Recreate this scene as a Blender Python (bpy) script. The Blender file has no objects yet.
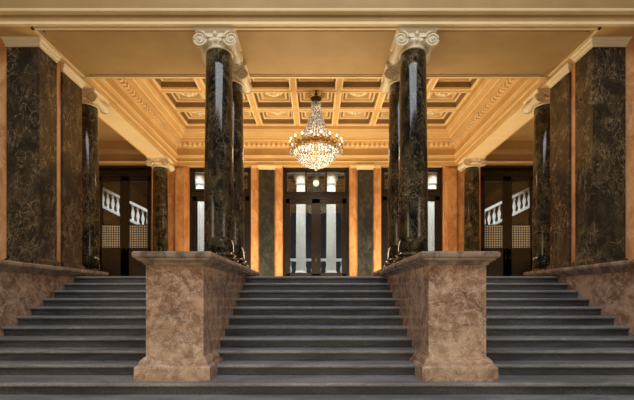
import bpy, math, random
from mathutils import Vector
random.seed(4)
EYE=1.37
def Z(h): return h+EYE
FZ=1.80          # landing level
CAPZ=1.95        # parapet top
BH=Z(4.87)       # beam underside
CH=Z(6.12)       # coffer grid level
scene=bpy.context.scene
scene.view_settings.view_transform='Standard'
# ------------------------------------------------------------ materials
def newmat(name):
    m=bpy.data.materials.new(name); m.use_nodes=True
    nt=m.node_tree; b=nt.nodes['Principled BSDF']
    return m,nt,b
def N(nt,t,**k):
    n=nt.nodes.new(t)
    for a,v in k.items():
        if a in n.inputs.keys(): n.inputs[a].default_value=v
        else: setattr(n,a,v)
    return n
def pos(nt,scale=(1,1,1),rot=(0,0,0)):
    g=N(nt,'ShaderNodeNewGeometry'); mp=N(nt,'ShaderNodeMapping')
    mp.inputs['Scale'].default_value=scale; mp.inputs['Rotation'].default_value=rot
    nt.links.new(g.outputs['Position'],mp.inputs['Vector']); return mp.outputs['Vector']
def noise(nt,vec,scale,detail=5,rough=.55,dist=0):
    n=N(nt,'ShaderNodeTexNoise'); n.inputs['Scale'].default_value=scale
    n.inputs['Detail'].default_value=detail; n.inputs['Roughness'].default_value=rough
    n.inputs['Distortion'].default_value=dist; nt.links.new(vec,n.inputs['Vector']); return n.outputs['Fac']
def maprange(nt,v,a,b,c,d):
    n=N(nt,'ShaderNodeMapRange'); n.interpolation_type='SMOOTHSTEP'
    for i,x in zip(range(1,5),(a,b,c,d)): n.inputs[i].default_value=x
    nt.links.new(v,n.inputs[0]); return n.outputs[0]
def vein(nt,vec,scale,w,dist=1.0,detail=6,rough=.6,c=.5):
    f=noise(nt,vec,scale,detail,rough,dist)
    s=N(nt,'ShaderNodeMath',operation='SUBTRACT'); nt.links.new(f,s.inputs[0]); s.inputs[1].default_value=c
    a=N(nt,'ShaderNodeMath',operation='ABSOLUTE'); nt.links.new(s.outputs[0],a.inputs[0])
    return maprange(nt,a.outputs[0],0,w,1,0)
def crack(nt,vec,scale,w,warp=.35,wscale=2.5):
    """branching, angular crack-like veins: voronoi cell edges on warped coordinates"""
    n=N(nt,'ShaderNodeTexNoise'); n.inputs['Scale'].default_value=wscale; n.inputs['Detail'].default_value=6
    nt.links.new(vec,n.inputs['Vector'])
    sc=N(nt,'ShaderNodeVectorMath',operation='SCALE'); nt.links.new(n.outputs['Color'],sc.inputs[0]); sc.inputs['Scale'].default_value=warp
    ad=N(nt,'ShaderNodeVectorMath',operation='ADD'); nt.links.new(vec,ad.inputs[0]); nt.links.new(sc.outputs[0],ad.inputs[1])
    v=N(nt,'ShaderNodeTexVoronoi',feature='DISTANCE_TO_EDGE'); v.inputs['Scale'].default_value=scale
    nt.links.new(ad.outputs[0],v.inputs['Vector'])
    return maprange(nt,v.outputs['Distance'],0,w,1,0)
def mul(nt,a,b):
    s=N(nt,'ShaderNodeMath',operation='MULTIPLY'); nt.links.new(a,s.inputs[0])
    if isinstance(b,float): s.inputs[1].default_value=b
    else: nt.links.new(b,s.inputs[1])
    return s.outputs[0]
def mix(nt,f,a,b):
    m=N(nt,'ShaderNodeMix',data_type='RGBA')
    nt.links.new(f,m.inputs[0])
    for s,i in ((a,6),(b,7)):
        if isinstance(s,tuple): m.inputs[i].default_value=(*s,1)
        else: nt.links.new(s,m.inputs[i])
    return m.outputs[2]
def bump(nt,b,h,st,d=.01):
    n=N(nt,'ShaderNodeBump'); n.inputs['Strength'].default_value=st; n.inputs['Distance'].default_value=d
    nt.links.new(h,n.inputs['Height']); nt.links.new(n.outputs[0],b.inputs['Normal'])

def dark_marble(name,base,patchc,gold,rough=.16,sc=1.0,amt=.8):
    m,nt,b=newmat(name)
    v=pos(nt,(1,1,.6),(.35,.75,.2))
    patch=maprange(nt,noise(nt,v,2.8*sc,10,.72,.8),.42,.68,0,1)
    c=mix(nt,patch,base,patchc)
    g=maprange(nt,noise(nt,v,1.6*sc,5,.6),.43,.62,.0,1)
    g2=maprange(nt,noise(nt,pos(nt,(1,1,1),(1,0,1)),2.2*sc,5,.6),.43,.62,.05,1)
    c=mix(nt,mul(nt,mul(nt,vein(nt,v,2.0*sc,.012,1.2,8,.66),g2),amt),c,gold)
    c=mix(nt,mul(nt,mul(nt,crack(nt,v,2.4*sc,.022,1.2,1.8),g),amt*.8),c,gold)
    c=mix(nt,mul(nt,mul(nt,vein(nt,v,5.0*sc,.028,.8,8,.7,.48),g),amt*.75),c,tuple(x*.7 for x in gold))
    nt.links.new(c,b.inputs['Base Color']); b.inputs['Roughness'].default_value=rough
    return m
M_col=dark_marble('dark_veined_marble_shaft',(.006,.0065,.005),(.075,.052,.026),(.38,.28,.14),.10,1.6,.75)
M_pan=dark_marble('dark_veined_marble_panel',(.010,.010,.009),(.070,.050,.029),(.42,.29,.15),.20,1.3,.8)
M_green=dark_marble('green_black_marble',(.018,.021,.020),(.06,.06,.048),(.22,.20,.14),.25,1.5,.4)

def pink():
    m,nt,b=newmat('rose_marble')
    v=pos(nt,(1,1,1.2),(.5,.2,.4))
    p=maprange(nt,noise(nt,v,2.0,9,.7,1.0),.36,.64,0,1)
    c=mix(nt,p,(.23,.12,.066),(.56,.365,.24))
    p2=maprange(nt,noise(nt,v,7,8,.72,.8),.48,.68,0,.8)
    c=mix(nt,p2,c,(.62,.48,.37))
    p3=maprange(nt,noise(nt,pos(nt,(1,1,1),(1,.4,0)),3.3,8,.74,.6),.53,.65,0,.8)
    c=mix(nt,p3,c,(.17,.10,.072))
    c=mix(nt,mul(nt,crack(nt,v,2.2,.03,.9,2.2),.45),c,(.16,.075,.05))
    c=mix(nt,mul(nt,vein(nt,v,3.0,.012,1.0,8,.66,.55),.7),c,(.78,.66,.54))
    nt.links.new(c,b.inputs['Base Color']); b.inputs['Roughness'].default_value=.2
    return m
M_pink=pink()
def scag():
    m,nt,b=newmat('orange_scagliola')
    v=pos(nt,(1,1,.5),(.4,.2,.1))
    c=mix(nt,maprange(nt,noise(nt,v,3,6,.6,1),.35,.65,0,1),(.50,.215,.075),(.72,.38,.17))
    c=mix(nt,mul(nt,vein(nt,v,2.4,.015,1.5,6),.5),c,(.85,.62,.42))
    nt.links.new(c,b.inputs['Base Color']); b.inputs['Roughness'].default_value=.3
    return m
M_org=scag()
def capstone():
    m,nt,b=newmat('brown_cap_marble')
    v=pos(nt)
    c=mix(nt,maprange(nt,noise(nt,v,5,6,.6,.8),.35,.65,0,1),(.15,.10,.07),(.36,.27,.20))
    nt.links.new(c,b.inputs['Base Color']); b.inputs['Roughness'].default_value=.2
    return m
M_cap=capstone()
def granite(name,a,bb,rough=.55):
    m,nt,b=newmat(name)
    v=pos(nt)
    f=noise(nt,v,55,4,.75)
    c=mix(nt,maprange(nt,f,.38,.62,0,1),a,bb)
    s=maprange(nt,noise(nt,pos(nt,(.5,2,3)),1.6,8,.72,.5),.38,.62,0,.65)
    c=mix(nt,s,c,tuple(x*.45 for x in a))
    s2=maprange(nt,noise(nt,pos(nt,(1.3,1,4)),4,6,.7,.3),.55,.7,0,.5)
    c=mix(nt,s2,c,tuple(x*y for x,y in zip(bb,(1.15,1.08,.95))))
    nt.links.new(c,b.inputs['Base Color']); b.inputs['Roughness'].default_value=rough
    bump(nt,b,f,.3,.005)
    return m
M_ris=granite('grey_granite_shaded_riser',(.052,.050,.052),(.135,.13,.13),.4)  # same stone as the treads, riser shade put into the colour
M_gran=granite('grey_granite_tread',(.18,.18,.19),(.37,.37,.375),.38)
M_nose=granite('grey_granite_lit_nosing',(.20,.20,.20),(.38,.37,.35),.33)  # same granite again, the light-catching edge put into its tone
M_floor=granite('hall_floor_stone',(.22,.17,.12),(.38,.30,.2),.3)
def paint(name,c1,c2,rough=.6,sc=1.5):
    m,nt,b=newmat(name)
    c=mix(nt,maprange(nt,noise(nt,pos(nt),sc,5),.35,.65,0,1),c1,c2)
    nt.links.new(c,b.inputs['Base Color']); b.inputs['Roughness'].default_value=rough
    return m
M_cream=paint('cream_plaster',(.86,.66,.36),(.92,.73,.42))
M_gold=paint('ochre_plaster',(.62,.39,.15),(.68,.45,.185))
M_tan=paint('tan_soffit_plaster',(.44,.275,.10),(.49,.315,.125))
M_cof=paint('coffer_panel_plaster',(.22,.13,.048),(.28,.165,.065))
M_brown=paint('brown_unlit_aisle_plaster',(.36,.22,.09),(.41,.26,.11))  # unlit look of the aisles put into the plaster colour
M_white=paint('white_capital_plaster',(.80,.69,.48),(.86,.76,.55),.45)
M_wood=paint('dark_stained_wood',(.012,.009,.007),(.022,.015,.011),.3,6)
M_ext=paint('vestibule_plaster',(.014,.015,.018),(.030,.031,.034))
M_ivory=paint('white_painted_stone',(.84,.84,.82),(.9,.9,.88),.5)
M_iron=paint('black_iron',(.01,.01,.01),(.02,.02,.02),.4)
M_frost=paint('etched_glass',(.85,.83,.76),(.9,.88,.82),.25)
def metal(name,c,r):
    m,nt,b=newmat(name); b.inputs['Base Color'].default_value=(*c,1); b.inputs['Metallic'].default_value=1
    nt.links.new(maprange(nt,noise(nt,pos(nt),20),.3,.7,r*.8,r*1.3),b.inputs['Roughness']); return m
M_brass=metal('aged_brass',(.55,.35,.13),.3)
M_bronze=metal('dark_bronze',(.10,.06,.03),.35)
def glass():
    m=bpy.data.materials.new('door_glass'); m.use_nodes=True; nt=m.node_tree; nt.nodes.clear()
    o=N(nt,'ShaderNodeOutputMaterial'); t=N(nt,'ShaderNodeBsdfTransparent'); g=N(nt,'ShaderNodeBsdfGlossy')
    t.inputs[0].default_value=(.80,.84,.84,1); g.inputs['Roughness'].default_value=.02
    mx=N(nt,'ShaderNodeMixShader'); mx.inputs[0].default_value=.11
    nt.links.new(t.outputs[0],mx.inputs[1]); nt.links.new(g.outputs[0],mx.inputs[2]); nt.links.new(mx.outputs[0],o.inputs[0])
    return m
M_glass=glass()
def crystal():
    m,nt,b=newmat('glowing_crystal_beads')  # beads emit a patchy glow themselves, imitating sparkle from the bulbs
    nz=noise(nt,pos(nt),22,3,.7)
    nt.links.new(mix(nt,maprange(nt,nz,.40,.58,0,1),(.22,.18,.13),(.85,.83,.78)),b.inputs['Base Color'])
    b.inputs['Roughness'].default_value=.08
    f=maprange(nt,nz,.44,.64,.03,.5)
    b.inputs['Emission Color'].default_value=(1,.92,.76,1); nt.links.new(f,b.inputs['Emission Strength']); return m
M_crys=crystal()
def emis(name,c,s):
    m,nt,b=newmat(name); b.inputs['Base Color'].default_value=(*c,1)
    b.inputs['Emission Color'].default_value=(*c,1); b.inputs['Emission Strength'].default_value=s; return m
M_bulb=emis('lit_candle_bulb',(1,.88,.66),3)

# ------------------------------------------------------------ mesh builder
class B:
    def __init__(s): s.v=[];s.f=[];s.m=[];s.s=[];s.mats=[]
    def mi(s,m):
        if m not in s.mats: s.mats.append(m)
        return s.mats.index(m)
    def face(s,idx,m,sm=False): s.f.append(idx); s.m.append(s.mi(m)); s.s.append(sm)
    def box(s,x0,x1,y0,y1,z0,z1,m):
        if x0>x1:x0,x1=x1,x0
        b=len(s.v)
        s.v+=[(x0,y0,z0),(x1,y0,z0),(x1,y1,z0),(x0,y1,z0),(x0,y0,z1),(x1,y0,z1),(x1,y1,z1),(x0,y1,z1)]
        for q in ((3,2,1,0),(4,5,6,7),(0,1,5,4),(1,2,6,5),(2,3,7,6),(3,0,4,7)): s.face([b+i for i in q],m)
    def lathe(s,prof,m,cx=0,cy=0,cz=0,seg=40,sm=True,axis='z',cap=True):
        b=len(s.v); n=len(prof)
        for r,z in prof:
            for i in range(seg):
                a=2*math.pi*i/seg; p=r*math.cos(a); q=r*math.sin(a)
                if axis=='z': s.v.append((cx+p,cy+q,cz+z))
                elif axis=='y': s.v.append((cx+p,cy+z,cz+q))
                else: s.v.append((cx+z,cy+p,cz+q))
        for j in range(n-1):
            for i in range(seg):
                k=(i+1)%seg
                s.face([b+j*seg+i,b+j*seg+k,b+(j+1)*seg+k,b+(j+1)*seg+i],m,sm)
        if cap:
            s.face([b+i for i in range(seg)][::-1],m); s.face([b+(n-1)*seg+i for i in range(seg)],m)
    def rect(s,x0,x1,y0,y1,prof,m,cap=False,out=True):
        b=len(s.v)
        for o,z in prof:
            if not out:o=-o
            s.v+=[(x0-o,y0-o,z),(x1+o,y0-o,z),(x1+o,y1+o,z),(x0-o,y1+o,z)]
        for j in range(len(prof)-1):
            for i in range(4):
                k=(i+1)%4; s.face([b+j*4+i,b+j*4+k,b+j*4+4+k,b+j*4+4+i],m)
        if cap:
            s.face([b+3,b+2,b+1,b],m); e=b+4*(len(prof)-1); s.face([e,e+1,e+2,e+3],m)
    def tube(s,pts,r,m,seg=8,taper=None):
        b=len(s.v); n=len(pts); P=[Vector(p) for p in pts]
        for j,p in enumerate(P):
            t=(P[min(j+1,n-1)]-P[max(j-1,0)]).normalized()
            u=t.cross(Vector((0,0,1))) 
            if u.length<.1:u=t.cross(Vector((0,1,0)))
            u.normalize(); w=t.cross(u); rr=r*(taper[j] if taper else 1)
            for i in range(seg):
                a=2*math.pi*i/seg; s.v.append(tuple(p+u*rr*math.cos(a)+w*rr*math.sin(a)))
        for j in range(n-1):
            for i in range(seg):
                k=(i+1)%seg; s.face([b+j*seg+i,b+j*seg+k,b+(j+1)*seg+k,b+(j+1)*seg+i],m,True)
    def ball(s,c,r,m,seg=8,rings=5,sz=1):
        prof=[(max(r*math.sin(math.pi*j/rings),.0005),-r*sz*math.cos(math.pi*j/rings)) for j in range(rings+1)]
        s.lathe(prof,m,c[0],c[1],c[2],seg,True,cap=False)
    def torus(s,c,R,r,m,seg=40,rs=8):
        pr=[(R+r*math.cos(2*math.pi*j/rs),r*math.sin(2*math.pi*j/rs)) for j in range(rs+1)]
        s.lathe(pr,m,c[0],c[1],c[2],seg,True,cap=False)
    def extx(s,poly,x0,x1,m,mf=None):
        b=len(s.v); n=len(poly)
        s.v+=[(x0,y,z) for y,z in poly]+[(x1,y,z) for y,z in poly]
        s.face([b+i for i in range(n)],m); s.face([b+n+i for i in range(n)][::-1],m)
        for i in range(n):
            k=(i+1)%n; s.face([b+i,b+n+i,b+n+k,b+k],(mf[i] if mf else m))
    def make(s,name,loc=(0,0,0),bevel=0,parent=None):
        me=bpy.data.meshes.new(name); me.from_pydata(s.v,[],s.f)
        for m in s.mats: me.materials.append(m)
        me.polygons.foreach_set('material_index',s.m); me.polygons.foreach_set('use_smooth',s.s)
        me.update()
        import bmesh
        bm=bmesh.new(); bm.from_mesh(me); bmesh.ops.recalc_face_normals(bm,faces=bm.faces); bm.to_mesh(me); bm.free()
        o=bpy.data.objects.new(name,me); o.location=loc; scene.collection.objects.link(o)
        if bevel:
            md=o.modifiers.new('bevel','BEVEL'); md.width=bevel; md.segments=2; md.limit_method='ANGLE'
        if parent: o.parent=parent
        return o
def inst(o,name,loc):
    n=bpy.data.objects.new(name,o.data); n.location=loc; scene.collection.objects.link(n); return n

# ------------------------------------------------------------ columns
def column(H,R=.275):
    b=B()
    b.box(-.36,.36,-.36,.36,0,.07,M_col)
    b.lathe([(.345,.07),(.36,.09),(.36,.12),(.345,.14),(.30,.15),(.29,.17),(.315,.185),(.325,.2),(.315,.215),(.285,.225),(.28,.25)],M_col)
    ch=.31
    top=H-ch
    pr=[]
    for i in range(13):
        t=i/12; r=R*(1-.13*t**1.8); pr.append((r,.25+(top-.25)*t))
    b.lathe(pr,M_col,seg=48)
    r=R*.87
    b.lathe([(r,top-.005),(r+.025,top+.005),(r+.025,top+.02),(r,top+.03),(r,top+.06),(r+.05,top+.09),(r+.07,top+.13),(r+.05,top+.17),(r+.05,top+.2)],M_white,seg=40)
    for i in range(20):
        a=2*math.pi*i/20; b.ball(((r+.06)*math.cos(a),(r+.06)*math.sin(a),top+.115),.028,M_white,8,5,1.3)
    b.box(-.28,.28,-.30,.30,top+.165,top+.245,M_white)
    b.rect(-.33,.33,-.31,.31,[(0,top+.245),(.01,top+.25),(.035,top+.27),(.04,top+.275),(.04,top+ch),(0,top+ch)],M_white,cap=True)
    for sx in (-1,1):
        cx=sx*.285; cz=top+.115
        b.lathe([(.02,-.31),(.115,-.31),(.118,-.27),(.085,-.14),(.07,0),(.085,.14),(.118,.27),(.115,.31),(.02,.31)],M_white,cx,0,cz,24,axis='y')
        for sy in (-1,1):
            pts=[];tp=[]
            for i in range(46):
                t=i/45; a=math.pi/2+sx*(-1)*(-t)*2*math.pi*2.3; rr=.125*(1-t)**1.05+.02
                pts.append((cx+rr*math.cos(a)*1,sy*.32,cz+rr*math.sin(a))); tp.append(1-.55*t)
            b.tube(pts,.022,M_white,6,tp)
            b.ball((cx,sy*.32,cz),.03,M_white,10,6)
    for sy in (-1,1): b.ball((0,sy*.31,top+.215),.045,M_white,8,5)
    return b
cb=column(BH-CAPZ)
col=cb.make('marble_column',(-1.83,7.98,CAPZ))
for x,y in ((1.83,7.98),(-1.83,9.16),(1.83,9.16)): inst(col,'marble_column',(x,y,CAPZ))
cb2=column(BH-FZ)
c2=cb2.make('marble_column',(-5.52,10.2,FZ))
for x,y in ((5.52,10.2),(-5.52,15.0),(5.52,15.0)): inst(c2,'marble_column',(x,y,FZ))

# ------------------------------------------------------------ stairs
G=.33; RS=.15
def flight(name,x0,x1,n,yend,z0,yback,zb):
    poly=[];mf=[]
    y=yend-G*(n-1); z=z0
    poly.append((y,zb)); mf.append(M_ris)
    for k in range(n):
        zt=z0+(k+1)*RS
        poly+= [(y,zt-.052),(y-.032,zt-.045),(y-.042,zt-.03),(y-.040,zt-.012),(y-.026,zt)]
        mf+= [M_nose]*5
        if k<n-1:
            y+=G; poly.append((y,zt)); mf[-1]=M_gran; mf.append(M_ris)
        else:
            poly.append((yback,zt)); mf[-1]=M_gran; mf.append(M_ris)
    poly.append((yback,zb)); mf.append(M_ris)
    b=B(); b.extx(poly,x0,x1,M_gran,mf); return b.make(name)
PX0,PX1=1.456,2.20
OX=5.0
flight('stair_flight',-PX0,PX0,10,8.75,.30,9.0,.30)
flight('stair_flight',-OX,-PX1,10,8.75,.30,9.0,.30)
flight('stair_flight',PX1,OX,10,8.75,.30,9.0,.30)
flight('bottom_steps',-5.9,5.9,2,5.28,0,9.0,0)
b=B(); b.box(-9.2,9.2,-6,4.95,-.1,0,M_floor); b.make('floor')
b=B(); b.box(-9.2,9.2,9.0,22,1.5,FZ,M_floor); b.make('floor_landing')

# ------------------------------------------------------------ parapets
def parapet(name,x0,x1,y0,y1,front=True):
    b=B()
    b.box(x0,x1,y0,y1,.30,CAPZ-.12,M_pink)
    zt=CAPZ
    b.rect(x0,x1,y0,y1,[(0,zt-.17),(.02,zt-.165),(.03,zt-.14),(.06,zt-.12),(.09,zt-.105),(.095,zt-.085),(.12,zt-.08),(.13,zt-.06),(.13,zt-.02),(.115,zt),(0,zt)],M_cap,cap=True)
    if front:
        b.rect(x0,x1,y0,y0+.75,[(.11,.30),(.11,.47),(.10,.485),(.07,.50),(.065,.53),(.05,.56),(.02,.59),(0,.60)],M_pink,cap=True)
    return b.make(name)
parapet('stair_pedestal',-PX1,-PX0,5.47,10.0)
parapet('stair_pedestal',PX0,PX1,5.47,10.0)
parapet('stair_side_parapet',-5.95,-OX,5.47,9.8)
parapet('stair_side_parapet',OX,5.95,5.47,9.8)

# ------------------------------------------------------------ side piers & walls
for sx in (-1,1):
    side='left' if sx<0 else 'right'
    def bx(b,xa,xb,y0,y1,z0,z1,m): b.box(sx*xa,sx*xb,y0,y1,z0,z1,m)
    def pier(xa,xb,y0,y1):
        b=B()
        bx(b,xa,xb,y0,y1,CAPZ,BH-.16,M_pan)
        X0,X1=sorted((sx*xa,sx*xb))
        b.rect(X0,X1,y0,y1,[(.05,CAPZ),(.05,CAPZ+.10),(.03,CAPZ+.13),(.0,CAPZ+.16)],M_pan)
        b.rect(X0,X1,y0,y1,[(0,BH-.15),(.015,BH-.14),(.015,BH-.11),(.04,BH-.08),(.04,BH-.05),(.07,BH-.02),(.07,BH),(0,BH)],M_white,cap=True)
        return b.make('marble_pilaster')
    pier(5.22,5.84,7.98,8.52)
    pier(5.30,5.6,8.86,9.58)
    b=B()
    bx(b,5.345,5.9,8.52,9.62,CAPZ,BH,M_org)
    bx(b,5.84,9.2,8.06,8.5,CAPZ,BH+1.4,M_org)
    bx(b,5.95,9.2,8.12,8.5,0,CAPZ,M_org)
    b.make('wall_pier_'+side)
    b=B(); bx(b,9.0,9.2,8.5,16.4,FZ,BH+1.4,M_gold)
    bx(b,8.97,9.0,8.5,16.0,FZ,FZ+1.0,M_green); b.make('wall_'+side)
    b=B(); bx(b,8.9,9.1,-6,8.12,0,9,M_gold); b.make('wall_stairwell_'+side)
    b=B(); bx(b,5.15,5.9,9.4,15.6,BH,CH+.5,M_gold); 
    bx(b,5.24,5.83,9.5,15.5,BH-.02,BH,M_cream)
    bx(b,5.9,5.97,9.4,15.8,BH+.12,BH+.2,M_cream); bx(b,5.9,6.02,9.4,15.8,BH+.35,BH+.5,M_cream)
    b.make('beam_'+side)
    b=B(); bx(b,5.9,9.0,8.5,16.4,Z(5.62),Z(5.75),M_brown)
    for y in (9.6,12.4,15.2): bx(b,5.9,9.0,y,y+.5,Z(5.3),Z(5.62),M_brown)
    bx(b,8.7,9.0,8.5,16.2,Z(5.3),Z(5.62),M_brown)
    b.make('ceiling_aisle_'+side)

# ------------------------------------------------------------ front beam / soffit
b=B()
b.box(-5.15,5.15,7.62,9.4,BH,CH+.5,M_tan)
b.box(-9.2,-5.15,7.62,8.12,BH,CH+.5,M_gold); b.box(5.15,9.2,7.62,8.12,BH,CH+.5,M_gold)
b.box(-5.95,-5.15,8.12,9.4,BH,CH+.5,M_gold); b.box(5.15,5.95,8.12,9.4,BH,CH+.5,M_gold)
b.make('beam_front')
b=B()
prof=[(7.62,BH-.0),(7.55,BH-.0),(7.55,BH+.05),(7.53,BH+.06),(7.53,BH+.12),(7.50,BH+.135),(7.42,BH+.15),(7.41,BH+.17),(7.41,BH+.19),(7.47,BH+.20),(7.47,BH+.225),(7.52,BH+.24),(7.60,BH+.25),(7.62,BH+.26)]
b.extx(prof,-9.2,9.2,M_gold,[M_cream,M_cream,M_cream,M_tan,M_tan,M_cream,M_cream,M_cream,M_tan,M_cream,M_cream,M_gold,M_gold,M_gold])
b.box(-9.2,9.2,7.58,7.62,BH+.26,8.5,M_tan)
b.make('trim_front_entablature')
b=B()
for k,(i,w) in enumerate(((.0,.05),(.16,.03))):
    x0,x1,y0,y1=-5.15+i,5.15-i,7.64+i*.6,9.38-i*.6
    for (a,c,d,e) in ((x0,x1,y0,y0+w),(x0,x1,y1-w,y1),(x0,x0+w,y0,y1),(x1-w,x1,y0,y1)):
        b.box(a,c,d,e,BH-.02+.008*k,BH,M_cream if k==0 else M_tan)
b.make('trim_soffit')

# ------------------------------------------------------------ inner hall entablature + dentils
b=B()
x0,x1,y0,y1=-5.15,5.15,9.4,15.6
pr=[(-.05,BH-.012),(.015,BH-.012),(.015,BH+.10),(.035,BH+.11),(.035,BH+.24),(.05,BH+.26),(.08,BH+.30),(.08,BH+.33),(.03,BH+.35),(.03,BH+.60),(.06,BH+.62),(.09,BH+.66),(.09,BH+.78),(.20,BH+.80),(.30,BH+.82),(.31,BH+.90),(.34,BH+.93),(.40,BH+1.0),(.42,BH+1.02),(.42,BH+1.06),(.46,BH+1.08),(.50,CH-.12),(.50,CH)]
b.rect(x0,x1,y0,y1,pr,M_gold,out=False)
for (o,za,zb_) in ((.04,BH+.10,BH+.125),(.085,BH+.30,BH+.34),(.315,BH+.87,BH+.91),(.43,BH+1.02,BH+1.07)):
    b.rect(x0,x1,y0,y1,[(o-.03,za),(o+.012,za),(o+.012,zb_),(o-.03,zb_)],M_cream,out=False)
b.make('trim_hall_cornice')
b=B()
def dent(o,za,zb_,w,step,dep,m):
    n=int((y1-y0-2*o)/step)
    for i in range(n):
        yy=y0+o+step*(i+.25)
        b.box(x0+o-.02,x0+o+dep,yy,yy+w,za,zb_,m); b.box(x1-o-dep,x1-o+.02,yy,yy+w,za,zb_,m)
    n=int((x1-x0-2*o)/step)
    for i in range(n):
        xx=x0+o+step*(i+.25)
        b.box(xx,xx+w,y1-o-dep,y1-o+.02,za,zb_,m); b.box(xx,xx+w,y0+o-.02,y0+o+dep,za,zb_,m)
dent(.09,BH+.66,BH+.78,.10,.18,.10,M_cream)
b.make('trim_dentils')

# ------------------------------------------------------------ coffered ceiling
b=B()
cx0,cx1,cy0,cy1=-4.65,4.65,9.9,15.1
nx,ny=7,4; wx=(cx1-cx0)/nx; wy=(cy1-cy0)/ny
for i in range(nx):
    for j in range(ny):
        X0=cx0+i*wx; X1=X0+wx; Y0=cy0+j*wy; Y1=Y0+wy
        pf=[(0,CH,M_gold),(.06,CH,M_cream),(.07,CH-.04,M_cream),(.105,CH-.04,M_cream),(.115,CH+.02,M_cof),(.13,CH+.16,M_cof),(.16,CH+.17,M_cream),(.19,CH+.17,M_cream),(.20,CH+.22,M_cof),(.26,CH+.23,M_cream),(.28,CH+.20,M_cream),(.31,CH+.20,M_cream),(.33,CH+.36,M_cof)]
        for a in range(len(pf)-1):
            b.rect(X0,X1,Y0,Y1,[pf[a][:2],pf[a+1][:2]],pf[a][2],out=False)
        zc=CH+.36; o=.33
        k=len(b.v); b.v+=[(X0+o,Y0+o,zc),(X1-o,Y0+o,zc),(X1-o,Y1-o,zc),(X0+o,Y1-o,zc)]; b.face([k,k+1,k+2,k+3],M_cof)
        mx,my=(X0+X1)/2,(Y0+Y1)/2
        if i%2==0:
            b.lathe([(.30,0),(.30,-.10),(.26,-.13),(.23,-.10),(.23,-.06)],M_cream,mx,my,zc,28)
            b.ball((mx,my,zc-.17),.085,M_white,12,6)
            for p in range(8):
                an=p*math.pi/4; b.ball((mx+.145*math.cos(an),my+.145*math.sin(an),zc-.11),.062,M_white,8,5)
        else:
            b.lathe([(.17,0),(.18,-.05),(.10,-.08),(.06,-.16),(.01,-.18)],M_cream,mx,my,zc,16)
b.make('ceiling_coffered')
b=B(); b.box(-9.2,9.2,7.62,16.4,CH+.5,CH+.6,M_gold); b.make('roof_slab')

# ------------------------------------------------------------ back wall
BY=15.6
b=B()
b.box(-5.95,5.95,BY,16.4,BH,CH+.5,M_gold)
b.box(-9.0,-5.95,BY+.15,16.4,Z(4.95),CH+.5,M_brown); b.box(5.95,9.0,BY+.15,16.4,Z(4.95),CH+.5,M_brown)
for s in (-1,1):
    b.box(s*1.24,s*2.42,BY+.1,16.4,FZ,BH,M_org)
    b.box(s*4.75,s*6.1,BY+.1,16.4,FZ,BH,M_org)
    b.box(s*4.85,s*5.2,BY+.02,BY+.1,FZ+.9,BH-.12,M_org)
    b.box(s*8.35,s*9.0,BY+.1,16.4,FZ,Z(4.95),M_brown)
    b.box(s*6.1,s*9.0,BY+.10,BY+.15,Z(4.98),Z(5.05),M_cream); b.box(s*6.1,s*9.0,BY+.0,BY+.15,Z(5.35),Z(5.5),M_gold)
b.make('wall_back')
for s in (-1,1):
    b=B()
    X0,X1=sorted((s*1.54,s*2.10))
    b.box(X0,X1,BY,BY+.1,FZ,BH-.14,M_green)
    b.rect(X0,X1,BY,BY+.1,[(.06,FZ),(.06,FZ+.25),(.02,FZ+.3),(0,FZ+.3)],M_green)
    b.rect(X0,X1,BY-.0,BY+.1,[(0,BH-.17),(.02,BH-.16),(.02,BH-.12),(.06,BH-.05),(.06,BH),(0,BH)],M_cream,cap=True)
    b.make('marble_pilaster')
    b=B()
    for (xa,xb) in ((1.26,1.5),(2.14,2.40)):
        b.box(s*xa,s*xb,BY+.06,BY+.1,FZ,BH-.1,M_org)
        b.box(s*xa,s*xb,BY+.03,BY+.1,BH-.1,BH,M_cream)
    b.make('trim_pilaster_strip')

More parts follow.
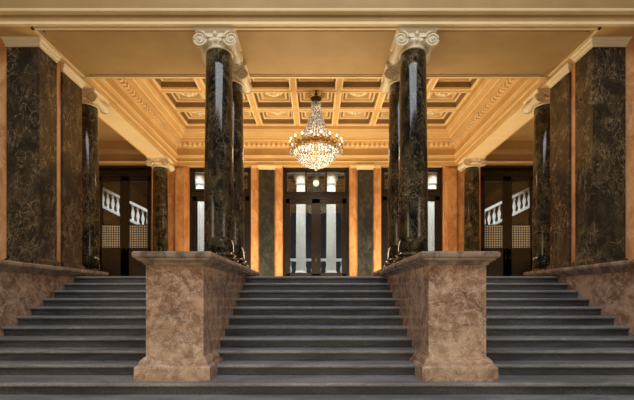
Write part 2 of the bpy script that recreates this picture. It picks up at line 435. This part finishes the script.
# ------------------------------------------------------------ doors
def door(name,xa,xb,y,zleaf,ztop,lattice=False,nl=2,gbot=FZ+.75,trans=3,st=.15):
    b=B(); z0=FZ; D=.10
    def bar(x0,x1,za,zb_,dy=0,th=D,m=M_wood): b.box(x0,x1,y-dy,y-dy+th,za,zb_,m)
    fw=.09
    bar(xa,xa+fw,z0,ztop,.06,.16); bar(xb-fw,xb,z0,ztop,.06,.16); bar(xa,xb,ztop-fw,ztop,.06,.16)
    bar(xa,xa+.03,z0,ztop,.1,.1); bar(xb-.03,xb,z0,ztop,.1,.1)
    bar(xa+fw,xb-fw,zleaf,zleaf+.22,.06,.16); bar(xa+fw,xb-fw,zleaf+.08,zleaf+.14,.12,.16); bar(xa+fw,xb-fw,zleaf+.18,zleaf+.22,.1,.16)
    tz0,tz1=zleaf+.22,ztop-fw
    bar(xa+fw,xa+fw+.07,tz0,tz1); bar(xb-fw-.07,xb-fw,tz0,tz1); bar(xa+fw,xb-fw,tz0,tz0+.06); bar(xa+fw,xb-fw,tz1-.06,tz1)
    W=xb-xa-2*fw
    for i in range(1,trans):
        xm=xa+fw+W*i/trans; bar(xm-.03,xm+.03,tz0,tz1)
    b.box(xa+fw,xb-fw,y+.05,y+.056,tz0,tz1,M_glass)
    lw=W/nl
    for i in range(nl):
        l0=xa+fw+lw*i+.004; l1=l0+lw-.008
        bar(l0,l0+st,z0+.01,zleaf,0,.07); bar(l1-st,l1,z0+.01,zleaf,0,.07)
        bar(l0,l1,zleaf-.16,zleaf,0,.07); bar(l0,l1,z0+.01,gbot,0,.07)
        b.box(l0+st+.02,l1-st-.02,y-.02,y,z0+.2,gbot-.18,M_wood)
        for (a,c,d,e) in ((l0+st,l0+st+.025,gbot,zleaf-.16),(l1-st-.025,l1-st,gbot,zleaf-.16),(l0+st,l1-st,gbot,gbot+.03),(l0+st,l1-st,zleaf-.19,zleaf-.16)):
            b.box(a,c,y-.015,y+.03,d,e,M_wood)
        b.box(l0+st,l1-st,y+.035,y+.041,gbot,zleaf-.16,M_glass)
        gx0,gx1=l0+st,l1-st
        if lattice:
            zt=gbot+.87; n=8
            b.box(gx0,gx1,y+.02,y+.03,gbot,zt,M_frost)
            b.box(gx0,gx1,y-.01,y+.01,zt,zt+.04,M_iron)
            dx=(gx1-gx0)/n; m_=int((zt-gbot)/dx)
            for q in range(1,n):
                xx=gx0+dx*q; b.box(xx-.010,xx+.010,y,y+.015,gbot,zt,M_iron)
            for q in range(1,m_+1):
                zz=gbot+(zt-gbot)*q/(m_+1); b.box(gx0,gx1,y,y+.015,zz-.010,zz+.010,M_iron)
        hx=l1-.07 if i%2==0 else l0+.07
        b.tube([(hx,y-.0,z0+1.0),(hx,y-.06,z0+1.03),(hx,y-.06,z0+1.35),(hx,y-.0,z0+1.38)],.014,M_bronze,8)
    return b.make(name)
DY=15.98
door('door_1',-1.24,1.24,DY,Z(3.70),BH,gbot=FZ+.45,trans=3,st=.15)
for s,nm in ((-1,'door_2'),(1,'door_3')):
    a,c=sorted((s*2.42,s*4.75)); door(nm,a,c,DY,Z(3.80),BH,gbot=FZ+.6)
for s,nm in ((-1,'door_4'),(1,'door_5')):
    a,c=sorted((s*6.1,s*8.35)); door(nm,a,c,DY,Z(4.55),Z(4.95),True,gbot=FZ+1.40,trans=1)

# ------------------------------------------------------------ vestibule behind the doors, with stand-ins for reflections in the glass
b=B()
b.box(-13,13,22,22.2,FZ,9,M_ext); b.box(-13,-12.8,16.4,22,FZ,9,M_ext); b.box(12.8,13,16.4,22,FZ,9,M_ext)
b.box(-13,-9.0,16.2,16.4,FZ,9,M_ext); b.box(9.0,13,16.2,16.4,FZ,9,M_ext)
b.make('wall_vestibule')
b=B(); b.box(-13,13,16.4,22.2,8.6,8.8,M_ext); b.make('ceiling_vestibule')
def wcol(x,y):
    b=B(); H=5.0
    b.box(-.30,.30,-.30,.30,0,.60,M_ivory)
    n=14
    b0=len(b.v); N2=n*4
    for j,(z,k) in enumerate(((.72,1),(1.8,.99),(3.5,.95),(H-.4,.88))):
        for i in range(N2):
            a=2*math.pi*i/N2; r=.22*k*(1-.2*(1-abs(math.cos(a*n/2)))); b.v.append((r*math.cos(a),r*math.sin(a),z))
    for j in range(3):
        for i in range(N2): 
            q=(i+1)%N2; b.face([b0+j*N2+i,b0+j*N2+q,b0+(j+1)*N2+q,b0+(j+1)*N2+i],M_ivory)
    b.lathe([(.27,.60),(.28,.64),(.26,.69),(.22,.74)],M_ivory)
    b.lathe([(.2,H-.42),(.24,H-.36),(.22,H-.3),(.3,H-.1),(.3,H)],M_ivory)
    return b.make('reflected_white_column',(x,y,FZ))  # solid column set behind the glass in place of a reflection
for x in (-5.2,-.68,.68,5.2): wcol(x,19)
b=B(); b.box(-12.8,12.8,18.6,19.4,FZ+5.0,8.6,M_ext); b.make('beam_vestibule')
def balus(name,xa,xb,y,za,zb_,n):
    b=B()
    dx=xb-xa
    def slab(z0,z1,y0,y1):
        k=len(b.v)
        b.v+=[(xa,y0,za+z0),(xb,y0,zb_+z0),(xb,y1,zb_+z0),(xa,y1,za+z0),(xa,y0,za+z1),(xb,y0,zb_+z1),(xb,y1,zb_+z1),(xa,y1,za+z1)]
        for q in ((3,2,1,0),(4,5,6,7),(0,1,5,4),(1,2,6,5),(2,3,7,6),(3,0,4,7)): b.face([k+i for i in q],M_ivory)
    slab(.82,.95,y-.14,y+.14); slab(0,.12,y-.14,y+.14)
    for i in range(n):
        t=(i+.5)/n; x=xa+dx*t; z=za+(zb_-za)*t+.1
        b.lathe([(.06,0),(.06,.06),(.035,.1),(.075,.25),(.08,.32),(.035,.55),(.06,.62),(.06,.74)],M_ivory,x,y,z,12)
    return b.make(name)
balus('reflected_white_balustrade',-10.4,-7.4,19.5,Z(4.4),Z(2.9),13)  # balustrades built behind the doors to imitate their reflections in the panes
balus('reflected_white_balustrade',7.4,10.4,19.5,Z(2.9),Z(4.4),13)
balus('reflected_white_balustrade',-7.2,7.2,20.8,FZ+.50,FZ+.50,40)

# ------------------------------------------------------------ chandelier
CY=12.5
b=B()
zr=Z(4.42)
b.lathe([(.02,CH+.33),(.16,CH+.33),(.14,CH+.26),(.05,CH+.16),(.03,CH+.06),(.03,CH-.1)],M_bronze,0,CY,0,20)
b.lathe([(.03,CH-.1),(.06,CH-.12),(.05,CH-.17),(.10,CH-.22),(.16,CH-.25),(.17,CH-.29),(.10,CH-.33),(.06,CH-.40),(.06,zr+.9),(.12,zr+.86),(.13,zr+.80),(.04,zr+.76),(.03,zr+.1)],M_bronze,0,CY,0,24)
for i in range(10):
    a=2*math.pi*i/10; c,s_=math.cos(a),math.sin(a)
    b.tube([(c*.10,CY+s_*.10,CH-.24),(c*.2,CY+s_*.2,CH-.2),(c*.24,CY+s_*.24,CH-.13),(c*.20,CY+s_*.20,CH-.09)],.014,M_brass,6)
    b.tube([(c*.06,CY+s_*.06,CH-.36),(c*.15,CY+s_*.15,CH-.42),(c*.13,CY+s_*.13,CH-.5)],.012,M_crys,5)
NS=32
for i in range(NS):
    a=2*math.pi*i/NS; c,s_=math.cos(a),math.sin(a)
    for j in range(28):
        t=j/27; r=.13+.43*t**1.7; z=zr+1.22-1.16*t
        rr=.020+.013*t
        b.ball((c*r,CY+s_*r,z),rr,M_crys,6,4,1.3)
    for j in range(15):
        t=j/14*math.pi/2; r=.62*math.cos(t); z=zr-.06-.52*math.sin(t)
        if r<.1 and i%3: continue
        b.ball((c*r,CY+s_*r,z),.030,M_crys,6,4,1.2)
for R,z,k in ((.13,zr+1.24,.02),(.30,zr+.55,.013),(.58,zr+.06,.03),(.64,zr-.04,.03),(.55,zr-.30,.014),(.34,zr-.50,.014)):
    b.torus((0,CY,z),R,k,M_brass,48,8)
b.lathe([(.60,zr-.10),(.66,zr-.07),(.64,zr+.01),(.68,zr+.09),(.62,zr+.11),(.58,zr)],M_brass,0,CY,0,48,cap=False)
for i in range(18):
    a=2*math.pi*i/18; c,s_=math.cos(a),math.sin(a)
    R=.77
    b.tube([(c*.6,CY+s_*.6,zr-.02),(c*.68,CY+s_*.68,zr-.07),(c*R,CY+s_*R,zr-.03),(c*R,CY+s_*R,zr+.03)],.020,M_brass,6)
    b.lathe([(.02,0),(.045,.015),(.05,.03),(.018,.035),(.018,.11)],M_brass,c*R,CY+s_*R,zr+.02,8)
    b.ball((c*R,CY+s_*R,zr+.165),.026,M_bulb,8,6,1.7)
    for k in range(4): b.ball((c*R,CY+s_*R,zr-.06-.035*k),.017,M_crys,6,4)
for i in range(NS):
    a=2*math.pi*(i+.5)/NS; c,s_=math.cos(a),math.sin(a)
    b.ball((c*.66,CY+s_*.66,zr-.14),.022,M_crys,6,4,2.4)
b.lathe([(.10,zr-.55),(.12,zr-.57),(.06,zr-.60),(.03,zr-.62)],M_brass,0,CY,0,16)
b.ball((0,CY,zr-.65),.04,M_crys,10,6,1.2)
ch=b.make('chandelier')
b=B(); zp=Z(4.95)
b.tube([(0,18.4,8.6),(0,18.4,zp+.2)],.015,M_bronze,6)
b.lathe([(.03,.22),(.10,.18),(.12,.14),(.17,.12),(.03,.10)],M_brass,0,18.4,zp,16)
b.ball((0,18.4,zp),.13,emis('lantern_globe',(1,.85,.6),1.0),16,10,1.1)
b.make('pendant_lantern')

# ------------------------------------------------------------ lights
def area(name,loc,rot,sx,sy,e,c):
    l=bpy.data.lights.new(name,'AREA'); l.shape='RECTANGLE'; l.size=sx; l.size_y=sy; l.energy=e; l.color=c
    o=bpy.data.objects.new(name,l); o.location=loc; o.rotation_euler=rot; scene.collection.objects.link(o); return o
def point(name,loc,e,c,r=.1,parent=None):
    l=bpy.data.lights.new(name,'POINT'); l.energy=e; l.color=c; l.shadow_soft_size=r
    o=bpy.data.objects.new(name,l); o.location=loc; scene.collection.objects.link(o)
    if parent: o.parent=parent
    return o
W=(1,.76,.46)
PI=math.pi
area('hall_ceiling_fill',(0,14.4,FZ+.06),(PI,0,0),8,1.2,330,W)  # unseen panels just above the floor, added to brighten the hall ceiling
area('hall_ceiling_fill',(0,11.2,FZ+.06),(PI,0,0),6,1.2,190,W)
area('aisle_ceiling_fill',(-7.2,12.6,FZ+.06),(PI,0,0),2,4,75,W)  # same kind of unseen upward panel, added for the aisles
area('aisle_ceiling_fill',(7.2,12.6,FZ+.06),(PI,0,0),2,4,75,W)
point('chandelier_lamp',(0,CY,zr-.1),45,(1,.82,.58),.25,ch)
area('stairwell_daylight',(0,1.0,9.5),(math.radians(22),0,0),8,4,600,(.90,.94,1))
area('stairwell_side_light',(-6.5,1.0,3.5),(0,math.radians(-90),math.radians(35)),3,3,90,(1,.80,.55))
area('stairwell_side_light',(6.5,1.0,3.5),(0,math.radians(90),math.radians(-35)),3,3,70,(1,.86,.68))
area('stairwell_floor_glow',(0,2.5,.1),(math.radians(150),0,0),7,1.5,85,(1,.80,.52))
area('vestibule_fill',(0,17.2,8.3),(math.radians(12),0,0),20,1.2,1300,(.94,.97,1))  # added lamp under the vestibule ceiling, brightens the stand-in columns
w=bpy.data.worlds.new('world'); scene.world=w; w.use_nodes=True
w.node_tree.nodes['Background'].inputs[0].default_value=(.75,.82,1,1); w.node_tree.nodes['Background'].inputs[1].default_value=.08

# ------------------------------------------------------------ camera
cam=bpy.data.cameras.new('camera'); co=bpy.data.objects.new('camera',cam); scene.collection.objects.link(co)
co.location=(0,0,EYE); co.rotation_euler=(PI/2,0,0)
cam.sensor_width=36; cam.lens=36*423/634; cam.shift_y=97/634; cam.shift_x=.0015
scene.camera=co
